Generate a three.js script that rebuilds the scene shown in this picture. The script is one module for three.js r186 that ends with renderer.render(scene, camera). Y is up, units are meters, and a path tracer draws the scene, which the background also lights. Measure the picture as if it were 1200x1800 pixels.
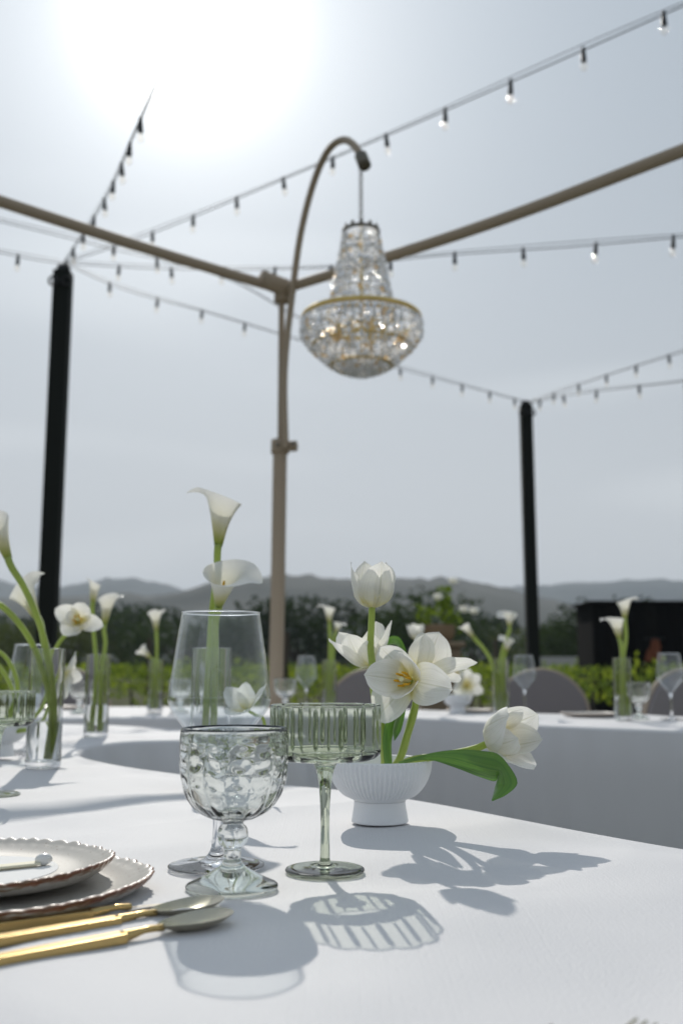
import * as THREE from 'three';
import { mergeGeometries } from 'three/addons/utils/BufferGeometryUtils.js';
import { ImprovedNoise } from 'three/addons/math/ImprovedNoise.js';
import { RoundedBoxGeometry } from 'three/addons/geometries/RoundedBoxGeometry.js';

const V = (x, y, z) => new THREE.Vector3(x, y, z);
const { lerp, clamp, smoothstep } = THREE.MathUtils, { sin, cos, PI, abs, exp, sqrt, max, min, pow } = Math;
const R = (d) => d * PI / 180;

// ---------- camera, sky, sun, exposure ----------
const scene = new THREE.Scene();
const camera = new THREE.PerspectiveCamera(54.3, 682 / 1024, 0.05, 6000);
camera.position.set(0, 0.95, 0);
camera.rotation.set(R(8.9), 0, 0);
camera.focus = 1.06;
camera.userData.fStop = 5.2;
scene.add(camera);
const renderer = new THREE.WebGLRenderer({ antialias: true });
renderer.toneMapping = THREE.LinearToneMapping;
renderer.toneMappingExposure = 1;
renderer.shadowMap.enabled = true;
const SUN_EL = R(34.8), SUN_AZ = R(9.5);
const sunDir = V(-sin(SUN_AZ) * cos(SUN_EL), sin(SUN_EL), -cos(SUN_AZ) * cos(SUN_EL));
const noiseGen = new ImprovedNoise();
const N3 = (x, y, z = 0) => noiseGen.noise(x, y, z);
{
  const W = 1024, H = 512, data = new Float32Array(W * H * 4), d = V(0, 0, 0);
  for (let j = 0; j < H; j++) for (let i = 0; i < W; i++) {
    const el = ((j + 0.5) / H - 0.5) * PI, az = ((i + 0.5) / W - 0.5) * 2 * PI;
    d.set(cos(az) * cos(el), sin(el), sin(az) * cos(el));
    const g = Math.acos(clamp(d.dot(sunDir), -1, 1)) * 180 / PI, up = max(0, d.y);
    const hz = exp(-up / 0.38);                                      // pale haze towards the horizon
    const streak = 0.07 * smoothstep(N3(d.x * 3 + 5, d.y * 16, d.z * 3), 0.05, 0.6) * smoothstep(up, 0.02, 0.12);
    const glow = 1.25 * exp(-g / 8.8) + 9 * exp(-((g / 2.8) ** 2));   // hazy aureole round the sun
    const o = (j * W + i) * 4;
    data[o] = lerp(0.305, 0.77, hz) + glow + streak;
    data[o + 1] = lerp(0.383, 0.785, hz) + glow * 0.99 + streak;
    data[o + 2] = lerp(0.475, 0.785, hz) + glow * 0.96 + streak * 0.95;
    data[o + 3] = 1;
  }
  const sky = new THREE.DataTexture(data, W, H, THREE.RGBAFormat, THREE.FloatType);
  sky.mapping = THREE.EquirectangularReflectionMapping;
  sky.magFilter = sky.minFilter = THREE.LinearFilter;
  sky.needsUpdate = true;
  scene.background = sky; scene.environment = sky;
}
const sun = new THREE.DirectionalLight(new THREE.Color().setRGB(1, 0.95, 0.87), 3.05);
sun.position.copy(sunDir).multiplyScalar(30);
sun.castShadow = true;
sun.shadow.mapSize.set(2048, 2048);
Object.assign(sun.shadow.camera, { left: -8, right: 8, top: 8, bottom: -8, near: 1, far: 80 });
scene.add(sun, sun.target);
scene.fog = new THREE.FogExp2(0xd4e1f0, 0.00042);

// ---------- helpers ----------
let seed = 7;
const rnd = () => { seed = (seed + 0x6d2b79f5) | 0; let t = Math.imul(seed ^ (seed >>> 15), 1 | seed); t = (t + Math.imul(t ^ (t >>> 7), 61 | t)) ^ t; return ((t ^ (t >>> 14)) >>> 0) / 4294967296; };
const rr = (a, b) => a + (b - a) * rnd();
const taken = {};
function numbered(name) {
  const k = taken[name] = (taken[name] ?? -1) + 1;
  return k ? name + '_' + String(k).padStart(3, '0') : name;
}
const shade = (o) => { o.traverse((m) => { if (m.isMesh) m.castShadow = m.receiveShadow = true; }); return o; };
function tag(o, label, category, group) { o.userData = { label, category }; if (group) o.userData.group = group; return o; }
function thing(name, label, category, pos = V(0, 0, 0), group) {
  const o = new THREE.Group(); o.name = numbered(name); o.position.copy(pos); scene.add(o);
  return tag(o, label, category, group);
}
function part(name, geo, mat, parent) {
  const m = new THREE.Mesh(geo, mat); m.name = name; m.castShadow = m.receiveShadow = true; parent.add(m); return m;
}
function copy(src, name, label, pos, group, turn = 0, scale = 1) {
  const o = src.clone(); o.name = numbered(name); o.position.copy(pos); o.rotation.y = turn; o.scale.setScalar(scale); scene.add(o);
  o.userData = { ...src.userData, label }; if (group) o.userData.group = group;
  return o;
}
function structure(name, geo, mat) {
  const m = new THREE.Mesh(geo, mat); m.name = name; m.receiveShadow = m.castShadow = true; m.userData = { kind: 'structure' }; scene.add(m); return m;
}
// a grid of points f(u, v); wrap joins the normals of the first and last column
function grid(nu, nv, f, wrap = false, uvf) {
  const pos = [], uv = [], idx = [];
  for (let j = 0; j <= nv; j++) for (let i = 0; i <= nu; i++) {
    const p = f(i / nu, j / nv, i, j); pos.push(p.x, p.y, p.z);
    const q = uvf ? uvf(i / nu, j / nv, p) : [i / nu, j / nv]; uv.push(q[0], q[1]);
  }
  const w = nu + 1;
  for (let j = 0; j < nv; j++) for (let i = 0; i < nu; i++) { const a = j * w + i; idx.push(a, a + 1, a + w, a + 1, a + w + 1, a + w); }
  const g = new THREE.BufferGeometry();
  g.setAttribute('position', new THREE.Float32BufferAttribute(pos, 3)); g.setAttribute('uv', new THREE.Float32BufferAttribute(uv, 2)); g.setIndex(idx);
  g.computeVertexNormals();
  if (wrap) {
    const n = g.attributes.normal, t = V(0, 0, 0);
    for (let j = 0; j <= nv; j++) {
      const a = j * w, b = a + nu;
      t.set(n.getX(a) + n.getX(b), n.getY(a) + n.getY(b), n.getZ(a) + n.getZ(b)).normalize();
      n.setXYZ(a, t.x, t.y, t.z); n.setXYZ(b, t.x, t.y, t.z);
    }
  }
  return g;
}
// a body of revolution from profile points [r, y]; cuts split the rows into several open pieces with shared normals
function revolve(profile, n, mod, cuts) {
  const m = profile.length - 1;
  const g = grid(n, m, (u, v, i, j) => {
    const a = u * 2 * PI; let [r, y] = profile[j];
    if (mod) [r, y] = mod(a, r, y, j);
    return V(r * cos(a), y, -r * sin(a));
  }, true);
  if (!cuts) return g;
  const all = g.index.array, edges = [0, ...cuts, m];
  return edges.slice(0, -1).map((a, k) => {
    const p = g.clone(); p.setIndex(Array.from(all.slice(a * n * 6, edges[k + 1] * n * 6))); return p;
  });
}
// points along a smooth profile through knots
function smoothProfile(knots, n, tension = 0.5) {
  const c = new THREE.CatmullRomCurve3(knots.map(([r, y]) => V(r, y, 0)), false, 'centripetal', tension);
  return c.getPoints(n).map((p) => [max(p.x, 0), p.y]);
}
function tube(points, radius, seg = 24, rad = 8) {
  const c = points.length > 2 ? new THREE.CatmullRomCurve3(points, false, 'centripetal') : new THREE.LineCurve3(points[0], points[1]);
  const fr = c.computeFrenetFrames(seg, false), rf = typeof radius === 'function' ? radius : () => radius;
  const rows = [];
  for (let j = 0; j <= seg; j++) rows.push([c.getPointAt(j / seg), rf(j / seg), fr.normals[j], fr.binormals[j]]);
  const first = rows[0], last = rows[seg];
  rows.unshift([first[0], first[1] * 0.02, first[2], first[3]]); rows.push([last[0], last[1] * 0.02, last[2], last[3]]);
  const len = c.getLength();
  return grid(rad, rows.length - 1, (u, v, i, j) => {
    const [p, r, a, b] = rows[j], t = u * 2 * PI;
    return p.clone().addScaledVector(a, -r * cos(t)).addScaledVector(b, r * sin(t));
  }, true, (u, v) => [u, v * len]);
}
function basis(axis, ref) {
  const Y = axis.clone().normalize(); let X = ref.clone().addScaledVector(Y, -ref.dot(Y));
  if (X.length() < 1e-3) X = V(0, 0, 1).addScaledVector(Y, -Y.z);
  X.normalize(); const Z = X.clone().cross(Y);
  return new THREE.Matrix4().makeBasis(X, Y, Z);
}
const box = (w, h, d, x = 0, y = 0, z = 0, r = 0.004) => new RoundedBoxGeometry(w, h, d, 2, r).translate(x, y, z);
function canvasTex(w, h, draw, srgb = true) {
  const c = document.createElement('canvas'); c.width = w; c.height = h; draw(c.getContext('2d'), w, h);
  const t = new THREE.CanvasTexture(c); t.wrapS = t.wrapT = THREE.RepeatWrapping; t.magFilter = THREE.LinearFilter; if (srgb) t.colorSpace = THREE.SRGBColorSpace; return t;
}
function dataTex(w, h, f) {
  const d = new Uint8Array(w * h * 4);
  for (let j = 0; j < h; j++) for (let i = 0; i < w; i++) { const v = clamp(f(i / w, j / h, i, j), 0, 1) * 255, o = (j * w + i) * 4; d[o] = d[o + 1] = d[o + 2] = v; d[o + 3] = 255; }
  const t = new THREE.DataTexture(d, w, h); t.wrapS = t.wrapT = THREE.RepeatWrapping; t.magFilter = t.minFilter = THREE.LinearFilter; t.needsUpdate = true; return t;
}
const rgb = (r, g, b) => new THREE.Color().setRGB(r, g, b);
const std = (c, roughness = 0.7, o = {}) => new THREE.MeshStandardMaterial({ color: c, roughness, ...o });
const phys = (c, roughness, o) => new THREE.MeshPhysicalMaterial({ color: c, roughness, ...o });

// ---------- materials ----------
const weave = (() => {
  const n = 512, row = [...Array(n)].map(() => rnd()), col = [...Array(n)].map(() => rnd());
  const per = (u, v, f, s) => { const a = u * 2 * PI, b = v * 2 * PI; return N3(cos(a) * f + s, sin(a) * f + cos(b) * f * 0.7, sin(b) * f - s); };
  return dataTex(n, n, (u, v, i, j) => 0.5 + 0.2 * ((i + j) % 2 ? row[j] : col[i]) + 0.22 * (rnd() - 0.5) + 0.16 * per(u, v, 26, 3));
})();
const M = {
  cloth: phys(rgb(0.635, 0.63, 0.64), 0.7, { bumpMap: weave, bumpScale: 0.0009, specularIntensity: 0.5 }),
  clear: phys(rgb(0.985, 0.99, 1), 0, { transmission: 1, thickness: 0.002, ior: 1.5 }),
  paleGreen: phys(rgb(0.95, 0.963, 0.94), 0.015, { transmission: 1, thickness: 0.004, ior: 1.5 }),
  footGreen: phys(rgb(0.84, 0.89, 0.83), 0.01, { transmission: 1, thickness: 0.004, ior: 1.5 }),
  smoke: phys(rgb(0.66, 0.71, 0.57), 0, { transmission: 1, thickness: 0.002, ior: 1.5 }),
  smokePane: phys(rgb(0.91, 0.925, 0.89), 0, { transmission: 1, thickness: 0, ior: 1.5 }),
  pane: phys(rgb(0.97, 0.985, 0.99), 0, { transmission: 1, thickness: 0, ior: 1.5 }),
  water: phys(rgb(0.985, 1, 0.985), 0, { transmission: 1, thickness: 0.05, ior: 1.333 }),
  crystal: phys(rgb(0.985, 0.985, 0.985), 0.22, { transmission: 1, thickness: 0, ior: 1.75 }),
  crystalFrost: phys(rgb(0.97, 0.97, 0.97), 0.8, { transmission: 1, thickness: 0, ior: 1.6 }),
  crystalAmber: phys(rgb(0.93, 0.78, 0.55), 0.7, { transmission: 1, thickness: 0, ior: 1.6 }),
  crystalSilver: std(rgb(0.93, 0.93, 0.95), 0.29, { metalness: 1 }),
  bulb: phys(rgb(1, 0.98, 0.95), 0.16, { transmission: 1, thickness: 0, ior: 1.5 }),
  ceramic: std(rgb(0.78, 0.79, 0.8), 0.5),
  gold: std(rgb(0.5, 0.36, 0.15), 0.27, { metalness: 1 }),
  spoonMetal: std(rgb(0.52, 0.48, 0.38), 0.26, { metalness: 1 }),
  brass: std(rgb(0.75, 0.55, 0.2), 0.35, { metalness: 1 }),
  bronze: std(rgb(0.16, 0.14, 0.11), 0.5, { metalness: 0.6 }),
  tan: std(rgb(0.36, 0.285, 0.205), 0.65),
  post: phys(rgb(0.014, 0.016, 0.014), 0.8, { specularIntensity: 0.3 }),
  black: std(rgb(0.015, 0.015, 0.017), 0.5),
  stem: phys(rgb(0.46, 0.56, 0.13), 0.95, { transmission: 0.45, thickness: 0, clearcoat: 0.3, clearcoatRoughness: 0.35 }),
  anther: std(rgb(0.75, 0.42, 0.02), 0.8),
  pistil: std(rgb(0.75, 0.72, 0.4), 0.7),
  chairCloth: std(rgb(0.2, 0.185, 0.19), 0.9),
  chairWood: std(rgb(0.33, 0.27, 0.21), 0.6),
  card: std(rgb(0.8, 0.79, 0.77), 0.9),
  cream: std(rgb(0.72, 0.68, 0.52), 0.7),
  pearl: phys(rgb(0.7, 0.69, 0.66), 0.3, { clearcoat: 0.8, clearcoatRoughness: 0.15 }),
  bark: std(rgb(0.07, 0.055, 0.04), 0.95),
};
const petalTex = canvasTex(128, 256, (x, w, h) => {
  const g = x.createLinearGradient(0, h, 0, 0);
  g.addColorStop(0, '#d9cf6a'); g.addColorStop(0.1, '#ebe4a4'); g.addColorStop(0.25, '#f3f0dc'); g.addColorStop(0.5, '#f6f5ee'); g.addColorStop(1, '#f7f7f3');
  x.fillStyle = g; x.fillRect(0, 0, w, h);
  for (let i = 0; i < 70; i++) {
    x.strokeStyle = `rgba(${i % 2 ? '205,205,190' : '255,255,252'},${0.1 + 0.25 * rnd()})`; x.lineWidth = 0.6 + rnd() * 1.2; x.beginPath();
    const a = w / 2 + (rnd() - 0.5) * w * 0.5, b = w / 2 + (a - w / 2) * 2 + (rnd() - 0.5) * 8; x.moveTo(a, h); x.quadraticCurveTo(b, h * 0.5, b * 0.8 + w * 0.1, 0); x.stroke();
  }
  x.fillStyle = 'rgba(214,214,190,0.35)'; x.fillRect(w / 2 - 1.5, 0, 3, h);
});
const petalBump = dataTex(128, 128, (u, v) => 0.5 + 0.3 * sin(u * 90 + 2 * N3(u * 4, v * 2)) * (0.4 + N3(u * 9, v * 3, 4)) + 0.3 * exp(-(((u - 0.5) / 0.03) ** 2)));
const callaTex = canvasTex(64, 256, (x, w, h) => {
  const g = x.createLinearGradient(0, h, 0, 0);
  g.addColorStop(0, '#6d8a1e'); g.addColorStop(0.1, '#b3bd55'); g.addColorStop(0.28, '#dfdda8'); g.addColorStop(0.5, '#efeddb'); g.addColorStop(1, '#f7f6f1');
  x.fillStyle = g; x.fillRect(0, 0, w, h);
});
const leafTex = canvasTex(64, 256, (x, w, h) => {
  x.fillStyle = '#578430'; x.fillRect(0, 0, w, h);
  for (let i = 0; i < 40; i++) { x.strokeStyle = i % 2 ? 'rgba(40,80,25,0.35)' : 'rgba(140,175,70,0.3)'; x.lineWidth = 1; const a = rnd() * w; x.beginPath(); x.moveTo(a, 0); x.lineTo(a, h); x.stroke(); }
});
M.petal = phys(rgb(0.92, 0.92, 0.92), 0.95, { map: petalTex, bumpMap: petalBump, bumpScale: 0.0004, transmission: 0.55, thickness: 0, clearcoat: 0.12, clearcoatRoughness: 0.4 });
M.calla = phys(rgb(0.9, 0.9, 0.9), 0.95, { map: callaTex, transmission: 0.42, thickness: 0, clearcoat: 0.15, clearcoatRoughness: 0.35 });
M.leaf = phys(rgb(1, 1, 1), 0.95, { map: leafTex, transmission: 0.35, thickness: 0, clearcoat: 0.6, clearcoatRoughness: 0.28 });
const glaze = canvasTex(1024, 256, (x, w, h) => {
  x.fillStyle = '#b3aea6'; x.fillRect(0, 0, w, h);
  for (let i = 0; i < 1500; i++) { x.fillStyle = `rgba(${rr(70, 120) | 0},${rr(50, 80) | 0},${rr(35, 55) | 0},${rr(0.15, 0.7)})`; x.beginPath(); x.arc(rnd() * w, rnd() * h, rr(0.4, 1.5), 0, 7); x.fill(); }
  for (let i = 0; i < 1700; i++) {   // bare clay along the crimped rim
    x.fillStyle = `rgba(${rr(95, 140) | 0},${rr(62, 84) | 0},${rr(40, 56) | 0},${rr(0.25, 0.6)})`;
    x.beginPath(); x.ellipse(rnd() * w, h * 0.5 + rr(-16, 14) + (rnd() < 0.4 ? rr(0, 26) : 0), rr(3, 14), rr(2, 5), 0, 0, 7); x.fill();
  }
});
M.plate = std(rgb(0.95, 0.95, 0.95), 0.38, { map: glaze });

// ---------- ground, hills ----------
const T = 0.76;                                                     // table height
{
  const grass = canvasTex(512, 512, (x, w, h) => {
    x.fillStyle = '#59602f'; x.fillRect(0, 0, w, h);
    for (let i = 0; i < 9000; i++) { x.fillStyle = `rgba(${rr(60, 150) | 0},${rr(75, 140) | 0},${rr(30, 70) | 0},0.5)`; x.fillRect(rnd() * w, rnd() * h, rr(1, 3), rr(1, 4)); }
  });
  const g = new THREE.PlaneGeometry(3600, 3600, 1, 1).rotateX(-PI / 2);
  const uv = g.attributes.uv; for (let i = 0; i < uv.count; i++) uv.setXY(i, uv.getX(i) * 1200, uv.getY(i) * 1200);
  structure('ground', g, phys(rgb(0.4, 0.4, 0.3), 0.95, { map: grass, specularIntensity: 0.2 }));
}
function ridge(name, D, depth, half, profile, rough, col) {
  const g = grid(260, 16, (u, v) => {
    const x = lerp(-half, half, u), s = sin(v * PI * 0.5), up = profile(x / D);
    const lumps = rough * (N3(x / 22, v * 9, D) + 0.7 * N3(x / 8, v * 20, D)) * (0.3 + s);
    return V(x, max(-2, up * D * s * (1 + 0.12 * N3(x / 130, v * 3, 2) * (1 - v)) + lumps * s), -(D + depth * (v - 1) + 30 * N3(x / 140, v * 3, D)));
  });
  structure(name, g, std(col, 1));
}
const bump = (a, c, w) => (x) => a * exp(-(((x - c) / w) ** 2));
const sumOf = (...f) => (x) => f.reduce((s, q) => s + q(x), 0);
ridge('far_hills', 1500, 500, 1300, sumOf(() => 0.068, bump(0.017, -0.205, 0.055), bump(0.03, -0.42, 0.12), bump(0.016, 0.02, 0.12), bump(0.018, 0.3, 0.14)), 5, rgb(0.05, 0.06, 0.05));
ridge('hills', 640, 260, 620, sumOf(() => 0.058, bump(0.014, -0.24, 0.09), bump(0.03, -0.06, 0.09), bump(0.028, 0.1, 0.1), bump(-0.012, 0.26, 0.08), bump(0.03, -0.45, 0.09)), 3, rgb(0.035, 0.042, 0.03));

// ---------- trees ----------
const leafMats = [rgb(0.04, 0.065, 0.016), rgb(0.025, 0.042, 0.012), rgb(0.075, 0.095, 0.02)].map((c) => phys(c, 0.95, { transmission: 0.35, thickness: 0, specularIntensity: 0.15 }));
function leafCloud(n, size, place) {
  const pos = [], idx = [];
  for (let k = 0; k < n; k++) {
    const c = place(k), a = V(rr(-1, 1), rr(-1, 1), rr(-1, 1)).normalize(), b = V(rr(-1, 1), rr(-1, 1), rr(-1, 1)).cross(a).normalize(), s = size * rr(0.6, 1.3), o = pos.length / 3;
    for (const [p, q] of [[-1, 0], [0, -0.55], [1, 0], [0, 0.55]]) pos.push(c.x + (a.x * p + b.x * q) * s, c.y + (a.y * p + b.y * q) * s, c.z + (a.z * p + b.z * q) * s);
    idx.push(o, o + 1, o + 2, o, o + 2, o + 3);
  }
  const g = new THREE.BufferGeometry(); g.setAttribute('position', new THREE.Float32BufferAttribute(pos, 3)); g.setIndex(idx); g.computeVertexNormals(); return g;
}
function makeTree(h, w, mat, k) {
  const lobes = [...Array(9)].map(() => [V(rr(-0.5, 0.5) * w, h * rr(0.35, 0.85), rr(-0.5, 0.5) * w), rr(0.22, 0.36) * w]);
  const crown = leafCloud(2600, h * 0.035, () => { const [c, r] = lobes[(rnd() * 9) | 0]; const d = V(rr(-1, 1), rr(-1, 1), rr(-1, 1)).normalize(); return d.multiplyScalar(r * pow(rnd(), 0.35)).multiply(V(1, 0.8, 1)).add(c); });
  const limbs = [tube([V(0, -0.3, 0), V(0.1, h * 0.25, 0), V(0, h * 0.6, 0.1)], (t) => lerp(0.04, 0.015, t) * h, 8, 7)];
  for (let i = 0; i < 4; i++) limbs.push(tube([V(0.05, h * 0.25, 0), lobes[i][0].clone().lerp(V(0, h * 0.3, 0), 0.5), lobes[i][0]], (t) => lerp(0.018, 0.006, t) * h, 6, 6));
  return [crown, mergeGeometries(limbs), leafMats[k]];
}
const treeKinds = [makeTree(5.6, 7, 0, 0), makeTree(7, 7.5, 0, 1), makeTree(4.4, 6, 0, 2)];
const treeSpots = [   // x over depth, depth, kind, scale, label
  [-0.4, 80, 0, 1.0, 'green spreading tree at the left edge behind the vineyard'],
  [-0.33, 96, 1, 0.95, 'dark round tree behind the vineyard, beside the left dark post'],
  [-0.27, 72, 2, 1.1, 'light green bushy tree behind the two callas in the left vase'],
  [-0.215, 90, 1, 1.0, 'dark broad tree behind the left far vase of callas'],
  [-0.165, 70, 0, 1.05, 'mid green tree just left of the tall wine glass'],
  [-0.1, 84, 2, 1.0, 'olive green tree seen through the tall wine glass'],
  [-0.045, 66, 1, 0.85, 'dark low tree right of the tan canopy pole'],
  [0.0, 88, 0, 0.9, 'green tree behind the far calla vase in the middle'],
  [0.085, 62, 0, 1.1, 'round dark green tree behind the leafy arrangement'],
  [0.13, 90, 1, 0.9, 'dark tree standing right of the leafy arrangement'],
  [0.205, 74, 2, 1.0, 'olive tree right of the dark right post'],
  [0.245, 58, 0, 0.85, 'bushy green tree beside the left end of the dark barn'],
  [0.30, 46, 1, 0.62, 'dark green tree rising above the dark barn roof'],
  [-0.37, 62, 2, 0.9, 'low yellowish green tree left of the left dark post'],
];
treeSpots.forEach(([k, d, kind, s, label], i) => {
  const t = thing('tree', label, 'tree', V(k * d, 0, -d), 'trees behind the vineyard');
  part('trunk', treeKinds[kind][1], M.bark, t);
  const c = part('crown', treeKinds[kind][0], treeKinds[kind][2], t); c.userData.kind = 'stuff';
  t.rotation.y = i * 2.1; t.scale.set(s * 1.1, s * 0.92, s * 1.1);
});
{ // low scrub that closes the dark band under the crowns
  const g = leafCloud(9000, 0.7, () => { const x = rr(-60, 60); return V(x, pow(rnd(), 1.5) * (1.5 + 0.8 * N3(x / 9, 0.5)), -rr(92, 112)); });
  const m = new THREE.Mesh(g, leafMats[1]); m.name = 'shrubs'; m.userData = { kind: 'stuff', label: 'dark mass of shrubs under the far trees', category: 'shrubs' }; m.castShadow = m.receiveShadow = true; scene.add(m);
}

// ---------- vineyard rows ----------
const vineLeaf = [phys(rgb(0.27, 0.345, 0.033), 0.95, { transmission: 0.55, thickness: 0, specularIntensity: 0.3 }), phys(rgb(0.15, 0.22, 0.025), 0.95, { transmission: 0.5, thickness: 0, specularIntensity: 0.3 })];
[[12.5, 5.2, 16, 'nearest row of vines at the right before the dark barn'], [15.5, -9, 13, 'bright green vine row just behind the far table chairs'], [19, -12, 14, 'second vine row, a little behind the nearest full one'], [23.5, -15, 17, 'third vine row in the middle of the vineyard'], [29, -18, 20, 'farthest vine row before the dark trees']].forEach(([d, x0, x1, label], k) => {
  const row = thing('vine_row', label, 'vine row', V(0, 0, -d), 'rows of vines behind the tables');
  const L = x1 - x0, n = (L * 190) | 0;
  for (let q = 0; q < 2; q++) {
    const g = leafCloud(n / 2, 0.055, () => {
      const x = rr(x0, x1), clump = 0.5 + 0.5 * N3(x * 1.1, d, q), tall = 0.2 * max(0, N3(x * 3.3, d, 5)) + (rnd() < 0.03 ? rr(0, 0.22) : 0);
      const t = pow(rnd(), 0.8);
      return V(x, 0.4 + t * (0.52 + 0.16 * clump + tall), rr(-0.22, 0.22) * (1.1 - 0.6 * t) - x * 0.06);
    });
    const f = part('foliage', g, vineLeaf[q], row); f.userData.kind = 'stuff';
  }
  const nP = Math.round(L / 1.6);
  for (let i = 0; i <= nP; i++) {
    const x = x0 + (L * i) / nP;
    part('vine_trunk', tube([V(x, 0, -x * 0.06), V(x + rr(-0.05, 0.05), 0.3, -x * 0.06), V(x + rr(-0.1, 0.1), 0.72, -x * 0.06)], (t) => lerp(0.035, 0.02, t), 5, 6), M.bark, row);
    if (i % 4 === 1) part('trellis_post', box(0.08, 1.5, 0.08, x + 0.3, 0.75, -x * 0.06, 0.006), M.bark, row);
  }
  part('trellis_wire', tube([V(x0, 0.75, -x0 * 0.06), V(x1, 0.75, -x1 * 0.06)], 0.004, 2, 5), M.black, row);
});
// ---------- barn, low wall ----------
{
  const b = thing('dark_barn', 'long dark boarded barn with a flat roof behind the vineyard at right', 'barn', V(5.5, 0, -22));
  const dk = [rgb(0.006, 0.006, 0.006), rgb(0.009, 0.0085, 0.008), rgb(0.005, 0.005, 0.005)].map((c) => phys(c, 0.9, { specularIntensity: 0.1 }));
  part('wall', box(9, 2.35, 1.5, 4.5, 1.175, -0.78, 0.01), dk[0], b);
  const bg = box(0.27, 2.33, 0.03, 0, 1.165, 0, 0.006);
  for (let i = 0; i < 32; i++) { const m = part('board', bg, dk[i % 3], b); m.position.set(0.15 + i * 0.281, 0, 0); }
  part('roof', box(9.2, 0.06, 1.8, 4.5, 2.385, -0.78, 0.02), dk[1], b);
  const f = thing('orange_banner', 'small rusty orange cloth hanging on the front of the dark barn', 'banner', V(6.78, 1.1, -21.93));
  part('cloth', grid(8, 8, (u, v) => V((u - 0.5) * lerp(0.42, 0.15, v) + (v > 0.55 ? 0.05 : 0), v * 0.48, 0.02 * sin(u * 9 + v * 4))), phys(rgb(0.2, 0.055, 0.02), 0.95, { transmission: 0.2, thickness: 0 }), f);
  part('rod', tube([V(-0.2, 0.49, 0), V(0.25, 0.49, 0)], 0.012, 2, 6), M.black, f);
  const w = thing('low_wall', 'low pale wall beyond the vines, right of the right dark post', 'wall', V(8.9, 0, -44));
  for (let i = 0; i < 4; i++) part('wall_panel', box(1.0, 1.45, 0.2, -0.2 + i * 1.02, 0.72, 0, 0.01), std(rgb(0.42, 0.41, 0.4), 0.9), w);
}

// ---------- tables under white cloths ----------
const wrinkle = (x, z) => {
  const a = x * 0.75 - z * 0.66, b = x * 0.66 + z * 0.75;
  return 0.008 * N3(a * 2.6, b * 4.1, 3) + 0.0075 * N3(a * 6, b * 5, 9) + 0.0026 * pow(1 - abs(N3(a * 1.6 + 0.3 * N3(b * 3, a * 2), b * 3.2, 6)), 10) - 0.001 + 0.0009 * N3(a * 19, b * 14, 2);
};
function tableCloth(inner, outer, nu, nTop, foldAmp) {
  const cI = new THREE.CatmullRomCurve3(inner.map(([x, d]) => V(x, 0, -d)), false, 'centripetal'), cO = new THREE.CatmullRomCurve3(outer.map(([x, d]) => V(x, 0, -d)), false, 'centripetal');
  const I = [], O = [];
  for (let i = 0; i <= nu; i++) { I.push(cI.getPoint(i / nu)); O.push(cO.getPoint(i / nu)); }
  const normals = (A, B) => A.map((p, i) => {
    const t = A[min(i + 2, nu)].clone().sub(A[max(i - 2, 0)]).normalize(), n = V(-t.z, 0, t.x);
    return n.dot(p.clone().sub(B[i])) < 0 ? n.negate() : n;
  });
  const nI = normals(I, O), nO = normals(O, I), arc = (A) => { let s = 0; return A.map((p, i) => (i ? s += p.distanceTo(A[i - 1]) : 0)); }, sI = arc(I), sO = arc(O);
  const r = 0.014, rows = [], nd = 14;
  for (let k = 0; k < nd; k++) rows.push(['d', 0, 1 - k / nd]);
  for (let k = 0; k <= 5; k++) rows.push(['c', 0, k / 5]);
  for (let k = 1; k < nTop; k++) rows.push(['t', k / nTop]);
  for (let k = 5; k >= 0; k--) rows.push(['c', 1, k / 5]);
  for (let k = 1; k <= nd; k++) rows.push(['d', 1, k / nd]);
  return grid(nu, rows.length - 1, (u, v, i, j) => {
    const [kind, side, q] = rows[j];
    if (kind === 't') { const p = I[i].clone().lerp(O[i], side); const e = min(side, 1 - side); p.addScaledVector(nI[i], -r * (1 - side)).addScaledVector(nO[i], -r * side); p.y = T + wrinkle(p.x, p.z) * smoothstep(e, 0, 0.03) ; return p; }
    const P = side ? O[i] : I[i], n = side ? nO[i] : nI[i], s = side ? sO[i] : sI[i];
    if (kind === 'c') { const a = q * PI / 2; const p = P.clone().addScaledVector(n, -r + r * cos(a)); p.y = T - r + r * sin(a); return p; }
    const drop = q, f = foldAmp * (0.45 * smoothstep(drop, 0, 0.12) + 0.55 * smoothstep(drop, 0.02, 1));
    const wave = sin(s * 52 + 2.5 * N3(s * 1.7, side * 9 + 1)) * (0.55 + 0.9 * N3(s * 1.3, 4 + side)) + 0.4 * N3(s * 9, drop * 1.2, side);
    const p = P.clone().addScaledVector(n, 0.006 * smoothstep(drop, 0, 0.1) + f * (0.9 + wave)); p.y = lerp(T - r, 0.015, drop); return p;
  }, false, (u, v, p) => [p.x * 2.6, (p.z + p.y) * 2.6]);
}
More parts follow.
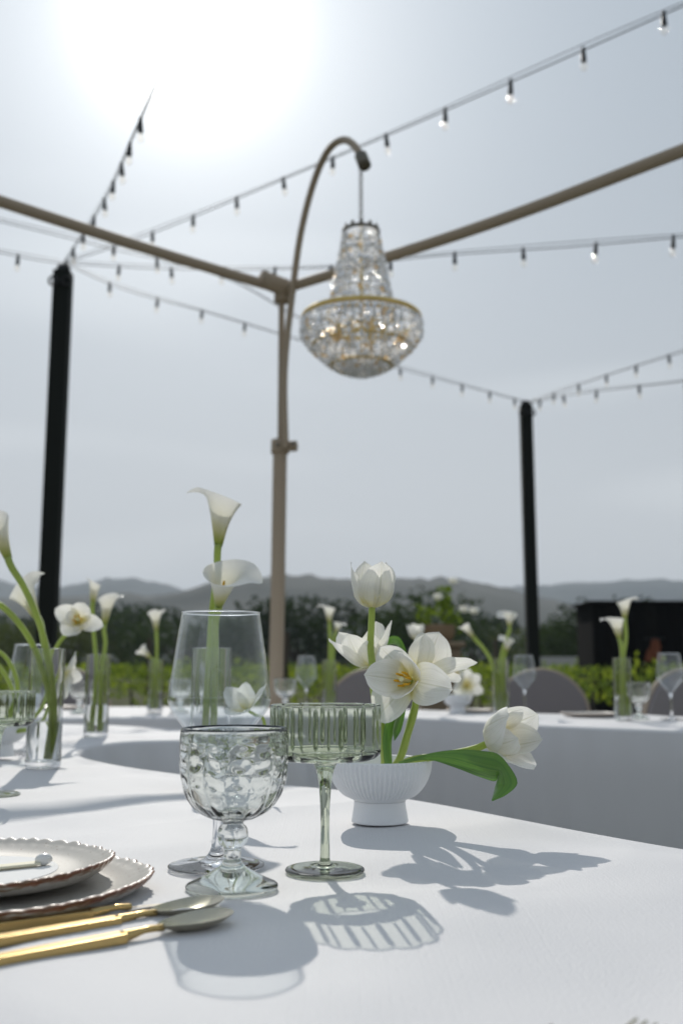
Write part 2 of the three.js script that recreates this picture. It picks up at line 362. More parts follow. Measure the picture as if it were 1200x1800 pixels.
tag(structure('x', tableCloth(
  [[1.5, -0.15], [0.95, 0.46], [0.66, 0.79], [0.367, 1.119], [0.132, 1.49], [0.036, 1.61], [-0.19, 1.785], [-0.371, 1.965], [-0.47, 2.09], [-0.56, 2.24], [-0.615, 2.43], [-0.615, 2.6], [-0.55, 2.71], [-0.43, 2.745], [-0.3, 2.75], [-0.2, 2.77], [-0.12, 2.85], [-0.1, 2.96]],
  [[0.9, -0.68], [0.35, -0.07], [0.06, 0.26], [-0.215, 0.585], [-0.62, 0.86], [-0.75, 0.97], [-0.93, 1.2], [-1.08, 1.48], [-1.22, 1.8], [-1.33, 2.1], [-1.4, 2.5], [-1.4, 2.9], [-1.25, 3.32], [-1.0, 3.53], [-0.72, 3.42], [-0.47, 3.2], [-0.25, 3.08], [-0.14, 3.0]],
  460, 64, 0.034), M.cloth), 'white cloth draped over the curved near table in the foreground', 'tablecloth').name = 'tablecloth';
tag(structure('x', tableCloth(
  [[-3.0, 3.7], [-1.9, 3.9], [-0.95, 3.99], [-0.3, 4.08], [0.1, 4.12], [0.3, 3.98], [0.5, 3.73], [0.683, 3.47], [1.05, 3.17], [1.6, 2.8], [2.4, 2.4]],
  [[-3.0, 4.8], [-1.9, 5.0], [-0.95, 5.12], [-0.3, 5.02], [0.1, 4.86], [0.4, 4.7], [0.62, 4.52], [0.87, 4.33], [1.38, 4.06], [2.0, 3.6], [2.8, 3.2]],
  300, 16, 0.012), M.cloth), 'white cloth draped over the far table in front of the chairs', 'tablecloth').name = 'tablecloth_001';

// ---------- glassware ----------
function makeWineGlass(label, pos, group) {
  const t = thing('wine_glass', label, 'wine glass', pos, group);
  const outer = [[0, 0.0008], [0.02, 0.0006], [0.042, 0.0008], ...smoothProfile([[0.0462, 0.0016], [0.046, 0.0026], [0.03, 0.0042], [0.014, 0.0075], [0.0062, 0.016], [0.0042, 0.032], [0.0038, 0.06], [0.0042, 0.082], [0.008, 0.098], [0.02, 0.114], [0.036, 0.1335], [0.0475, 0.149], [0.0503, 0.158], [0.0496, 0.168], [0.0455, 0.2], [0.0388, 0.2422]], 90)];
  const inner = smoothProfile([[0.0384, 0.2426], [0.038, 0.2424], [0.0443, 0.2], [0.0484, 0.168], [0.049, 0.158], [0.0462, 0.15], [0.0345, 0.135], [0.018, 0.116], [0.006, 0.1045], [0, 0.1025]], 50);
  const prof = [...outer, ...inner], fi = prof.findIndex(([r, y]) => y > 0.012), si = prof.findIndex(([r, y]) => y > 0.097);
  const [foot, stem, bowl] = revolve(prof, 72, null, [fi, si]);
  part('foot', foot, M.clear, t); part('stem', stem, M.clear, t); part('bowl', bowl, M.pane, t);
  part('rim', new THREE.TorusGeometry(0.0384, 0.0008, 8, 72).rotateX(PI / 2).translate(0, 0.2434, 0), M.clear, t);
  return t;
}
function makeGoblet(label, pos, group) {
  const t = thing('goblet', label, 'goblet', pos, group);
  const outer = [[0, 0.0015], [0.02, 0.001], [0.036, 0.001], ...smoothProfile([[0.0392, 0.003], [0.039, 0.0052], [0.031, 0.0092], [0.02, 0.0148], [0.0108, 0.0208], [0.0076, 0.026], [0.0073, 0.033], [0.0082, 0.0365], [0.0122, 0.0405], [0.0133, 0.0465], [0.012, 0.0525], [0.0088, 0.0565], [0.011, 0.0585], [0.022, 0.0615], [0.034, 0.069], [0.042, 0.08], [0.0462, 0.094], [0.0476, 0.11], [0.0474, 0.128], [0.0466, 0.1352]], 170)];
  const inner = smoothProfile([[0.0452, 0.1375], [0.0437, 0.1353], [0.0444, 0.125], [0.0442, 0.11], [0.0428, 0.096], [0.0385, 0.083], [0.031, 0.0735], [0.02, 0.067], [0.009, 0.0645], [0, 0.064]], 80);
  const prof = [...outer, ...inner], fi = prof.findIndex(([r, y]) => y > 0.0225), si = prof.findIndex(([r, y]) => y > 0.0575), no = outer.length;
  const mod = (a, r, y, j) => {
    if (y < 0.058 || r < 0.008) return [r * (1 + 0.01 * sin(2 * a + 1)), y];
    const k = smoothstep(r, 0.012, 0.034) * (1 - smoothstep(y, 0.119, 0.131)), tw = a + 0.03 * sin(y * 90) + 0.012 * sin(3 * a);
    const flute = pow(abs(cos(tw * 7)), 0.8), ph = (y - 0.06) / 0.0135 * PI * 2 + 0.9 * sin(tw * 14 * 0.5 + 1) * 0.3 + 1.6 * N3(cos(a) * 3, 5, sin(a) * 3);
    const oval = pow(0.5 + 0.5 * cos(ph), 1.3) * flute * flute * (0.75 + 0.7 * N3(cos(a) * 4, y * 70, sin(a) * 4));   // soft oval hollows down each flute
    const w = 0.0007 * N3(cos(a) * 4, y * 60, sin(a) * 4);
    return j < no ? [r - k * (0.0012 * (1 - flute) + 0.0007 * oval) + w, y + (y > 0.133 ? 0.0005 * sin(2 * a + 1) : 0)] : [r - k * (0.0004 * (1 - flute) - 0.0006 * oval) + w * 0.6, y];
  };
  const [foot, stem, bowl] = revolve(prof, 260, mod, [fi, si]);
  part('foot', foot, M.footGreen, t); part('stem', stem, M.paleGreen, t); part('bowl', bowl, M.paleGreen, t);
  return t;
}
function makeCoupe(label, pos, group) {
  const t = thing('coupe_glass', label, 'coupe glass', pos, group);
  const outer = [[0, 0.001], [0.02, 0.0008], [0.034, 0.0008], ...smoothProfile([[0.0365, 0.0012], [0.0372, 0.0028], [0.036, 0.0042], [0.02, 0.0052], [0.009, 0.0068], [0.0052, 0.0105], [0.0046, 0.018], [0.0042, 0.045], [0.0052, 0.07], [0.0072, 0.088], [0.0108, 0.0985], [0.0125, 0.1005], [0.0122, 0.1012], [0, 0.1014]], 66)];
  const fi = outer.findIndex(([r, y]) => y > 0.0075), lobe = (a) => 1 - 0.075 * (1 - pow(abs(cos(a * 6.5 + 0.3)), 0.75));
  const mod = (a, r, y) => [r * lerp(1, lobe(a), smoothstep(r, 0.016, 0.048)), y];
  const [foot, stem] = revolve(outer, 96, null, [fi]);
  part('foot', foot, M.smoke, t); part('stem', stem, M.smoke, t);
  const ring = smoothProfile([[0.034, 0.1023], [0.046, 0.1038], [0.0515, 0.1078], [0.053, 0.1125], [0.0515, 0.1128], [0.0497, 0.1098], [0.044, 0.1075], [0.034, 0.107], [0.0338, 0.1046], [0.034, 0.1023]], 50);
  part('bowl_corner', revolve(ring, 260, mod), M.smoke, t);
  part('bowl_floor', mergeGeometries([revolve([[0, 0.1018], [0.02, 0.1019], [0.0336, 0.1023]], 96, mod), revolve([[0, 0.1066], [0.02, 0.1067], [0.0336, 0.107]], 96, mod)]), M.smokePane, t);
  const wall = [[0.0531, 0.1132], [0.0531, 0.12], [0.053, 0.14], [0.053, 0.1532], [0.0514, 0.1532], [0.0513, 0.14], [0.0513, 0.12], [0.0514, 0.1132]];
  part('bowl_wall', revolve(wall, 260, mod), M.smokePane, t);
  part('rim', revolve([[0.0533, 0.1534], [0.0531, 0.1543], [0.0522, 0.1547], [0.0513, 0.1543], [0.0511, 0.1534], [0.0522, 0.1531], [0.0533, 0.1534]], 260, mod), M.smoke, t);
  const ribs = [];
  for (let k = 0; k < 26; k++) {                                     // thicker glass where two lobes meet and along each crest
    const a = ((k / 2 + 0.5) * PI - 0.3) / 6.5, r = 0.0522 * lobe(a);
    ribs.push(grid(14, 12, (u, v) => { const q = u * 2 * PI, end = sqrt(max(0, 1 - (2 * v - 1) ** 10)), w = (k % 2 ? 0.0013 : 0.0024) * end, h = 0.001 * end; return V(r + h * cos(q), lerp(0.1132, 0.1526, v), -w * sin(q)); }, true).rotateY(a));
  }
  part('ribs', mergeGeometries(ribs), M.smoke, t);
  return t;
}
const onTable = (x, d) => V(x, T + 0.0012, -d);
const wine = makeWineGlass('tall clear wine glass standing behind the dimpled goblet in the foreground', onTable(-0.12, 1.0));
const goblet = makeGoblet('dimpled pale green glass goblet with ball stem, nearest glass in the foreground', onTable(-0.094, 0.897));
const coupe = makeCoupe('smoky green ribbed coupe glass in front of the white tulip bowl', onTable(-0.0155, 0.975));
copy(coupe, 'coupe_glass', 'smoky green ribbed coupe glass cut by the left edge of the photo', onTable(-0.518, 1.54));
copy(wine, 'wine_glass', 'blurred clear wine glass on the far table at the right edge', onTable(1.215, 3.75));
copy(wine, 'wine_glass', 'blurred clear wine glass in front of the round chair back right of the tulips', onTable(0.775, 4.3));
copy(wine, 'wine_glass', 'blurred clear wine glass on the far table right of the tan canopy pole', onTable(-0.16, 4.62));
copy(wine, 'wine_glass', 'blurred clear wine glass behind the tall vase at far left', onTable(-0.72, 2.35));
copy(goblet, 'goblet', 'blurred pale green goblet on the far table between vase and wine glass at right', onTable(1.115, 3.82), undefined, 1);
copy(goblet, 'goblet', 'blurred pale green goblet on the far table beside the tan canopy pole', onTable(-0.25, 4.5), undefined, 2, 1.05);
copy(goblet, 'goblet', 'blurred pale green goblet beside the left far vase of callas', onTable(-0.69, 4.35), undefined, 3, 1.05);
copy(goblet, 'goblet', 'blurred pale green goblet far left, behind the two-calla vase', onTable(-1.12, 4.35), undefined, 2);

// ---------- flowers ----------
const petalShape = (s) => (0.34 * (1 - s) + 0.98 * pow(sin(PI * pow(s, 1.0)), 0.62)) * (s > 0.93 ? sqrt(max(0, (1 - s) / 0.07)) * 0.75 + 0.25 * (1 - s) / 0.07 : 1);
function petalGeo({ len = 0.064, wid = 0.044, th = [70, 12, -12], rho = 0.03, az = 0, wave = 0.0012, curl = 0, twist = 0, id = 0 }) {
  const n = 22, path = [[0.003, 0]]; const ang = (s) => R(s < 0.45 ? lerp(th[0], th[1], smoothstep(s, 0, 0.45)) : lerp(th[1], th[2], (s - 0.45) / 0.55));
  for (let i = 1; i <= n; i++) { const a = ang((i - 0.5) / n), [r, y] = path[i - 1]; path.push([r + sin(a) * len / n, y + cos(a) * len / n]); }
  const ca = cos(R(az)), sa = sin(R(az));
  return grid(14, n, (u, v, i, j) => {
    const t = u * 2 - 1, s = v, w = wid / 2 * petalShape(min(s, 0.9999)), a = ang(s), [r, y] = path[j], q = t * w / rho;
    const side = rho * sin(q), inw = rho * (1 - cos(q)) * (1 - 1.7 * curl * s * abs(t)) + wave * sin(5 * s * PI + t * 3 + id) * abs(t) * s - 0.0009 * exp(-((t / 0.13) ** 2)) * (1 - s);
    const R1 = r - cos(a) * inw, Y1 = y + sin(a) * inw + twist * side * s;
    return V(R1 * ca - side * sa, Y1, R1 * sa + side * ca);
  });
}
// a tulip head: petals open away from its axis; az 0 is up (or towards the viewer), 90 is right
function tulip(label, { base, axis, petals, stem, stamens = true, stemR = 0.0044, group, ref }) {
  const t = thing('tulip', label, 'tulip', base, group);
  const m = basis(axis, ref ?? (abs(axis.clone().normalize().y) > 0.93 ? V(0, 0, 1) : V(0, 1, 0)));
  const X = V(0, 0, 0), Y = V(0, 0, 0), Z = V(0, 0, 0); m.extractBasis(X, Y, Z);
  const flip = Z.x < -0.2 ? -1 : 1, m2 = m;                          // az 90 always on the right as seen from the tables' near side
  petals.forEach((p, i) => part('petal', petalGeo({ id: i * 1.7, ...p, az: flip * (p.az ?? 0) }).applyMatrix4(m2), M.petal, t));
  if (stamens) {
    const an = [];
    for (let k = 0; k < 6; k++) { const a = k * PI / 3 + 0.3; an.push(tube([V(0.004 * cos(a), 0.004, 0.004 * sin(a)), V(0.0075 * cos(a), 0.013, 0.0075 * sin(a)), V(0.0085 * cos(a), 0.023, 0.0085 * sin(a))], (q) => (q < 0.4 ? 0.0008 : 0.0017 - 0.0006 * (q - 0.4)), 10, 6)); }
    part('stamens', mergeGeometries(an).applyMatrix4(m2), M.anther, t);
    part('pistil', tube([V(0, 0, 0), V(0, 0.012, 0), V(0, 0.021, 0)], (q) => (q > 0.85 ? 0.0034 : 0.0024), 10, 8).applyMatrix4(m2), M.pistil, t);
  }
  if (stem) part('stem', tube([V(0, 0, 0).addScaledVector(Y, 0.002), ...stem.map((p) => p.clone().sub(base))], (q) => stemR * (1 + 0.15 * q), 30, 10), M.stem, t);
  return t;
}
const six = (th, o = {}, off = 0) => [0, 1, 2, 3, 4, 5].map((k) => ({ az: off + k * 60 + 7 * sin(k * 5), th: th.map((x, i) => x + (k % 2 ? -6 : 3) * (i / 2) + 4 * sin(k * 3.1 + i)), ...o, rho: (o.rho ?? 0.03) * (k % 2 ? 0.95 : 1.08) }));
function calla(label, { base, axis, tip, stem, L = 0.075, Rm = 0.026, stemR = 0.005, group, furl = 0 }) {
  const t = thing('calla_lily', label, 'calla lily', base, group), m = basis(axis, tip);
  const g = grid(44, 26, (u, v) => {
    const f = lerp(-PI - 0.55, PI + 0.55, u), s = v, e = cos(min(abs(f), PI) * 0.5) ** 2, c = max(0, (s - 0.72) / 0.28), op = 1 - furl;
    const tail = exp(-((f / 0.3) ** 2));
    let y = L * (0.7 + 0.3 * e) * s, r = 0.0055 + (Rm - 0.0055) * (0.5 * pow(s, 0.8) + 0.5 * pow(s, 3) * op) * (0.92 + 0.16 * e) + 0.0011 * (f / PI) * (1 - s * 0.5);
    r += Rm * op * c * c * (0.04 + 0.36 * e * e + 0.32 * tail * c); y -= L * op * c * c * (0.01 + 0.06 * e + 0.12 * tail * c);
    r += 0.0013 * sin(f * 3 + s * 5) * s * s; y += 0.002 * sin(f * 2 + 1) * c;
    return V(r * cos(f), y, r * sin(f));
  }).applyMatrix4(m);
  part('spathe', g, M.calla, t);
  part('spadix', tube([V(0, L * 0.12, 0), V(0.001, L * 0.35, 0), V(0, L * 0.58, 0)], (q) => 0.0036 * (1 - 0.5 * q * q), 10, 8).applyMatrix4(m), M.anther, t);
  const Y = V(0, 0, 0); m.extractBasis(V(0, 0, 0), Y, V(0, 0, 0));
  part('stem', tube([V(0, 0, 0).addScaledVector(Y, L * 0.06), V(0, 0, 0).addScaledVector(Y, -0.012), ...stem.map((p) => p.clone().sub(base))], (q) => stemR * lerp(1.12, 1, min(1, q * 6)), 36, 10), M.stem, t);
  return t;
}
// a leaf blade between two hand-laid edges
function blade(left, right, n = 28, cup = 0.004) {
  const a = new THREE.CatmullRomCurve3(left, false, 'centripetal'), b = new THREE.CatmullRomCurve3(right, false, 'centripetal');
  return grid(10, n, (u, v) => {
    const p = a.getPoint(v), q = b.getPoint(v), w = p.distanceTo(q), d = q.clone().sub(p), tg = a.getTangent(v), nn = d.clone().cross(tg).normalize();
    return p.lerp(q, u).addScaledVector(nn, cup * (1 - (2 * u - 1) ** 2) * min(1, w / 0.02));
  });
}
// footed ribbed bowl
function makeBowl(label, pos, group) {
  const t = thing('footed_bowl', label, 'bowl', pos, group);
  const base = smoothProfile([[0, 0.001], [0.034, 0.001], [0.0352, 0.002], [0.0348, 0.006], [0.0322, 0.02], [0.0318, 0.0265]], 20);
  part('foot', revolve(base, 64), M.ceramic, t);
  const o = smoothProfile([[0.0318, 0.0268], [0.034, 0.0283], [0.046, 0.035], [0.0565, 0.0475], [0.0625, 0.0615], [0.0645, 0.0755]], 40), i = smoothProfile([[0.0638, 0.0768], [0.0622, 0.0755], [0.06, 0.062], [0.053, 0.048], [0.042, 0.038], [0.02, 0.034], [0, 0.033]], 30);
  const no = o.length, prof = [...o, ...i];
  part('bowl', revolve(prof, 440, (a, r, y, j) => (j < no ? [r + 0.0011 * sin(a * 66) * smoothstep(y, 0.028, 0.034) * (1 - smoothstep(y, 0.0735, 0.0752)), y] : [r, y])), M.ceramic, t);
  return t;
}
const bowl = makeBowl('white footed ribbed bowl holding the foreground tulips', onTable(0.0475, 1.282));
copy(bowl, 'footed_bowl', 'white footed bowl at the left edge behind the left coupe', onTable(-0.745, 2.22));
copy(bowl, 'footed_bowl', 'blurred white footed bowl of tulips on the far table behind the foreground tulips', onTable(0.5, 4.38));
copy(bowl, 'footed_bowl', 'blurred white footed bowl on the far table left of the two-calla vase', onTable(-1.42, 4.45));
const inBowl = V(0.05, T + 0.05, -1.282);
tulip('closed upright white tulip, tallest in the foreground bowl', { base: V(0.039,1.027,-1.28), axis: V(0.03, 1, 0.02), ref: V(0, 0, 1), stamens: false, petals: six([78, 12, -10], { len: 0.069, wid: 0.05, rho: 0.028 }, 20), stem: [V(0.038,1.004,-1.28), V(0.037,0.975,-1.28), V(0.044,0.919,-1.28), V(0.054,0.838,-1.28), inBowl] });
tulip('half open white tulip leaning left under the tallest tulip', { base: V(0.038,0.953,-1.31), axis: V(-0.28, 0.9, 0.1), ref: V(0, 0, 1), stamens: false, petals: [
  { az: -75, th: [75, 34, 16], len: 0.068, wid: 0.046, rho: 0.032 }, { az: -30, th: [75, 26, 8], len: 0.064, wid: 0.044, rho: 0.03 }, { az: 75, th: [70, 36, 22], len: 0.066, wid: 0.042, rho: 0.032 }, { az: 20, th: [60, 18, 0], len: 0.05, wid: 0.036, rho: 0.028 }, { az: 140, th: [75, 30, 12], len: 0.066, wid: 0.044, rho: 0.03 }, { az: -140, th: [75, 32, 14], len: 0.068, wid: 0.046, rho: 0.03 }],
  stem: [V(0.04,0.932,-1.31), V(0.046,0.883,-1.3), V(0.054,0.835,-1.29), inBowl] });
tulip('wide open white tulip showing its yellow centre, facing the viewer', { base: V(0.085,0.935,-1.25), axis: V(-0.6, 0.1, 0.8), ref: V(0, 1, 0), petals: [
  { az: 99, th: [70, 86, 84], len: 0.064, wid: 0.048, rho: 0.045 }, { az: -86, th: [55, 36, 16], len: 0.06, wid: 0.046, rho: 0.03 }, { az: -36, th: [65, 58, 46], len: 0.054, wid: 0.046, rho: 0.035 },
  { az: 28, th: [65, 40, 0], len: 0.052, wid: 0.04, rho: 0.03, curl: 0.3 }, { az: -138, th: [75, 84, 88], len: 0.064, wid: 0.05, rho: 0.045 }, { az: 160, th: [55, 34, 12], len: 0.042, wid: 0.04, rho: 0.03 }],
  stem: [V(0.094,0.922,-1.275), V(0.092,0.897,-1.285), V(0.081,0.862,-1.285), V(0.071,0.835,-1.28), inBowl] });
tulip('open white tulip seen from behind, right of the yellow-centred one', { base: V(0.104,0.941,-1.3), axis: V(0.35, 0.8, -0.45), ref: V(0, 1, 0), petals: [
  { az: -95, th: [60, 25, 10], len: 0.056, wid: 0.026, rho: 0.02 }, { az: 40, th: [50, 12, 4], len: 0.062, wid: 0.052, rho: 0.05 }, { az: 100, th: [70, 62, 70], len: 0.07, wid: 0.03, rho: 0.02 }, { az: 160, th: [70, 60, 60], len: 0.06, wid: 0.04, rho: 0.04 }, { az: -20, th: [50, 20, 8], len: 0.058, wid: 0.046, rho: 0.04 }],
  stem: [V(0.1,0.922,-1.3), V(0.088,0.883,-1.3), V(0.075,0.841,-1.29), inBowl] });
tulip('half open white tulip hanging far to the right of the bowl', { base: V(0.181,0.864,-1.235), axis: V(0.62, 0.3, 0.72), ref: V(0, 1, 0), petals: [
  { az: 0, th: [74, 10, -6], len: 0.066, wid: 0.046, rho: 0.026 }, { az: 120, th: [74, 16, 4], len: 0.066, wid: 0.048, rho: 0.026 }, { az: -120, th: [74, 10, -6], len: 0.066, wid: 0.046, rho: 0.026 }, { az: -62, th: [86, 17, -5], len: 0.074, wid: 0.058, rho: 0.031 }, { az: 62, th: [86, 22, 3], len: 0.07, wid: 0.054, rho: 0.031 }, { az: 180, th: [86, 30, 26], len: 0.072, wid: 0.054, rho: 0.034 }],
  stem: [V(0.171,0.858,-1.235), V(0.155,0.852,-1.24), V(0.118,0.844,-1.25), V(0.081,0.836,-1.265), inBowl] });
// leaves of the foreground bowl
function leaf(label, left, right, cup) { const t = thing('tulip_leaf', label, 'leaf'); part('blade', blade(left, right, 32, cup), M.leaf, t); return t; }
leaf('long green tulip leaf stretching right from the bowl and folded down at its tip',
  [V(0.07,0.836,-1.265), V(0.107,0.848,-1.245), V(0.139,0.854,-1.225), V(0.165,0.855,-1.19), V(0.179,0.853,-1.18), V(0.19,0.842,-1.175), V(0.2,0.821,-1.17), V(0.187,0.808,-1.17), V(0.171,0.801,-1.17)],
  [V(0.071,0.833,-1.265), V(0.105,0.84,-1.245), V(0.135,0.833,-1.225), V(0.164,0.823,-1.21), V(0.18,0.82,-1.2), V(0.183,0.826,-1.2), V(0.178,0.814,-1.195), V(0.173,0.806,-1.18), V(0.17,0.802,-1.17)], 0.003);
leaf('upright dark green tulip leaf left of the middle tulip stem',
  [V(0.053,0.832,-1.27), V(0.051,0.864,-1.265), V(0.055,0.884,-1.262), V(0.07,0.905,-1.262), V(0.076,0.918,-1.265)],
  [V(0.063,0.832,-1.275), V(0.063,0.859,-1.28), V(0.069,0.88,-1.285), V(0.078,0.899,-1.285), V(0.077,0.918,-1.268)], 0.003);
leaf('narrow green tulip leaf hanging behind the yellow-centred tulip',
  [V(0.08,0.922,-1.27), V(0.071,0.898,-1.262), V(0.064,0.878,-1.26), V(0.065,0.862,-1.265)], [V(0.082,0.92,-1.275), V(0.081,0.896,-1.29), V(0.075,0.873,-1.285), V(0.066,0.861,-1.268)], 0.003);
leaf('arched green tulip leaf rising behind the foreground tulips',
  [V(0.048,0.953,-1.325), V(0.052,0.976,-1.325), V(0.063,0.991,-1.325), V(0.075,0.991,-1.325), V(0.084,0.976,-1.325), V(0.086,0.958,-1.32)],
  [V(0.051,0.951,-1.335), V(0.058,0.969,-1.345), V(0.065,0.981,-1.35), V(0.074,0.98,-1.35), V(0.082,0.968,-1.345), V(0.086,0.956,-1.325)], 0.003);

// glass cylinder vases
function makeVase(label, pos, group) {
  const t = thing('glass_vase', label, 'vase', pos, group), h = 0.227, r = 0.0335;
  part('wall', mergeGeometries([revolve([[r, 0.014], [r, 0.08], [r, 0.16], [r, h - 0.001], [r - 0.0012, h], [r - 0.0024, h - 0.001], [r - 0.0024, 0.16], [r - 0.0024, 0.08], [r - 0.0024, 0.014], [r, 0.014]], 64)]), M.clear, t);
  part('base', revolve([[0, 0.0005], [r - 0.003, 0.0005], [r - 0.001, 0.0012], [r, 0.003], [r, 0.0125], [r - 0.001, 0.0138], [r - 0.004, 0.013], [r * 0.5, 0.0115], [0, 0.011]], 48), M.clear, t);
  part('water', revolve([[0, 0.0145], [r - 0.004, 0.0146], [r - 0.0027, 0.0155], [r - 0.0026, 0.05], [r - 0.0026, 0.088], [r - 0.003, 0.0884], [r - 0.006, 0.0878], [0, 0.0876]], 48), M.water, t);
  return t;
}
const vase = makeVase('tall clear cylinder vase at left with curved calla stems, nearest of the vases', onTable(-0.573, 1.97));
copy(vase, 'glass_vase', 'clear cylinder vase with two callas seen through the tall wine glass', onTable(-0.216, 1.68), undefined, 0, 0.98);
copy(vase, 'glass_vase', 'clear cylinder vase with two straight stems on the second arm of the near table', onTable(-0.681, 2.83));
copy(vase, 'glass_vase', 'blurred far vase with a small and a large calla, left of the wine glass', onTable(-0.81, 4.42));
copy(vase, 'glass_vase', 'blurred vase of callas on the far table just left of the foreground tulips', onTable(-0.056, 4.7));
copy(vase, 'glass_vase', 'blurred vase of curved callas on the far table above the right tulip', onTable(0.66, 4.2));
copy(vase, 'glass_vase', 'blurred vase with two callas on the far table before the dark barn', onTable(1.03, 3.72));
const foot = (x, d, dx = 0, dz = 0) => V(x + dx, T + 0.02, -d + dz);
// vase behind the tall wine glass
calla('upright white calla with a curled tip, tallest in the vase behind the wine glass', { base: V(-0.209,1.153,-1.68), axis: V(0.06, 1, 0.05), tip: V(-1, 0, 0.15), L: 0.106, Rm: 0.034, stemR: 0.0058, stem: [V(-0.21,1.107,-1.68), V(-0.216,1.047,-1.68), V(-0.22,0.965,-1.68), foot(-0.216, 1.68, -0.008, 0.018)] });
calla('white calla turned to the right below the tallest one behind the wine glass', { base: V(-0.203,1.052,-1.66), axis: V(0.22, 0.72, 0.62), tip: V(1, -0.1, 0.25), L: 0.09, Rm: 0.036, stemR: 0.0058, stem: [V(-0.209,1.03,-1.67), V(-0.21,0.965,-1.68), foot(-0.216, 1.68, 0.007, 0.018)] });
tulip('small white flower hanging beside the vase behind the wine glass', { base: V(-0.152,0.884,-1.62), axis: V(-0.25, 0.85, 0.45), petals: [{ az: -70, th: [75, 40, 25], len: 0.05, wid: 0.036 }, { az: 70, th: [60, 50, 30], len: 0.06, wid: 0.03 }, { az: 180, th: [75, 65, 50], len: 0.045, wid: 0.04 }, { az: 0, th: [60, 20, 5], len: 0.045, wid: 0.034 }], stamens: false, stemR: 0.0025, stem: [V(-0.137,0.877,-1.62), V(-0.123,0.872,-1.6), V(-0.115,0.815,-1.6), V(-0.1, T + 0.004, -1.6)] });
// nearest left vase
calla('large white calla cut by the left edge of the photo on a thick curved stem', { base: V(-0.622,1.15,-1.86), axis: V(-0.35, 0.9, 0.15), tip: V(-0.6, 0.2, 0.8), L: 0.11, Rm: 0.03, stemR: 0.0062, stem: [V(-0.599,1.104,-1.88), V(-0.58,1.042,-1.92), V(-0.568,0.967,-1.96), V(-0.555,0.858,-1.97), foot(-0.573, 1.97, 0.016, 0.02)] });
calla('pale cream calla leaning left in front of the left dark post', { base: V(-0.595,1.046,-1.97), axis: V(-0.5, 0.85, -0.1), tip: V(0.75, 0.65, 0), L: 0.09, Rm: 0.03, stemR: 0.0062, stem: [V(-0.586,1.011,-1.975), V(-0.574,0.956,-1.98), V(-0.559,0.869,-1.965), foot(-0.573, 1.97, 0.013, 0.021)] });
calla('white calla at the left edge on a long arching stem', { base: V(-0.669,1.046,-1.9), axis: V(-0.4, -0.75, 0.1), tip: V(-1, 0, 0), L: 0.085, Rm: 0.026, stemR: 0.006, stem: [V(-0.655,1.071,-1.9), V(-0.633,1.053,-1.92), V(-0.605,1.008,-1.95), V(-0.584,0.951,-1.97), V(-0.569,0.907,-1.97), V(-0.562,0.88,-1.965)] });
const leftBowl = V(-0.745, T + 0.05, -2.22);
tulip('open white tulip with yellow centre at left beside the left dark post', { base: V(-0.564,1.05,-2.16), axis: V(0.05, 0.2, 0.95), ref: V(0, 1, 0), petals: [{ az: -65, th: [70, 72, 62], len: 0.055, wid: 0.042, rho: 0.035 }, { az: 25, th: [65, 45, 15], len: 0.05, wid: 0.046, rho: 0.035 }, { az: 105, th: [70, 74, 84], len: 0.056, wid: 0.036, rho: 0.03 }, { az: -140, th: [70, 62, 60], len: 0.046, wid: 0.044, rho: 0.04 }, { az: -80, th: [55, 25, 0], len: 0.045, wid: 0.03 }, { az: 160, th: [60, 40, 10], len: 0.035, wid: 0.04 }], stem: [V(-0.584,1.036,-2.19), V(-0.615,1.008,-2.2), V(-0.633,0.963,-2.2), V(-0.64,0.873,-2.18), leftBowl] });
tulip('drooping white tulip behind the nearest left vase', { base: V(-0.608,0.937,-2.22), axis: V(0.85, -0.1, -0.35), ref: V(0, 1, 0), petals: [{ az: 10, th: [70, 72, 70], len: 0.052, wid: 0.046, rho: 0.04 }, { az: 95, th: [70, 40, 30], len: 0.05, wid: 0.03 }, { az: 140, th: [70, 75, 95], len: 0.055, wid: 0.03 }, { az: -160, th: [70, 80, 80], len: 0.055, wid: 0.04 }, { az: -70, th: [70, 50, 30], len: 0.045, wid: 0.04 }], stem: [V(-0.62,0.92,-2.23), V(-0.629,0.872,-2.2), V(-0.645,0.831,-2.17), leftBowl] });
tulip('white tulip hidden past the left edge on a curved stem', { base: V(-0.766,0.993,-2.16), axis: V(-0.7, -0.4, 0.3), petals: six([75, 20, 0], { len: 0.064 }), stem: [V(-0.742,0.99,-2.16), V(-0.714,0.969,-2.16), V(-0.689,0.909,-2.16), leftBowl] });
tulip('second white tulip past the left edge on a leaning stem', { base: V(-0.761,1.009,-2.11), axis: V(-0.6, 0.6, 0.3), petals: six([75, 20, 0], { len: 0.064 }), stem: [V(-0.733,0.968,-2.13), V(-0.708,0.927,-2.15), V(-0.692,0.873,-2.16), leftBowl] });
// two-calla vase on the second arm
calla('white calla in the second-arm vase, right of the open left tulip', { base: V(-0.667,1.069,-2.83), axis: V(0.1, 1, 0), tip: V(0.9, 0, 0.4), L: 0.1, Rm: 0.028, stemR: 0.006, stem: [V(-0.663,1.022,-2.83), V(-0.67,0.943,-2.83), foot(-0.681, 2.83, 0.008)] });
calla('greenish furled calla bud rising above the open left tulip', { base: V(-0.703,1.13,-2.83), axis: V(0.05, 1, 0), tip: V(-1, 0, 0.3), L: 0.075, Rm: 0.022, furl: 0.55, stemR: 0.006, stem: [V(-0.699,1.069,-2.83), V(-0.687,0.959,-2.83), foot(-0.681, 2.83, -0.008)] });
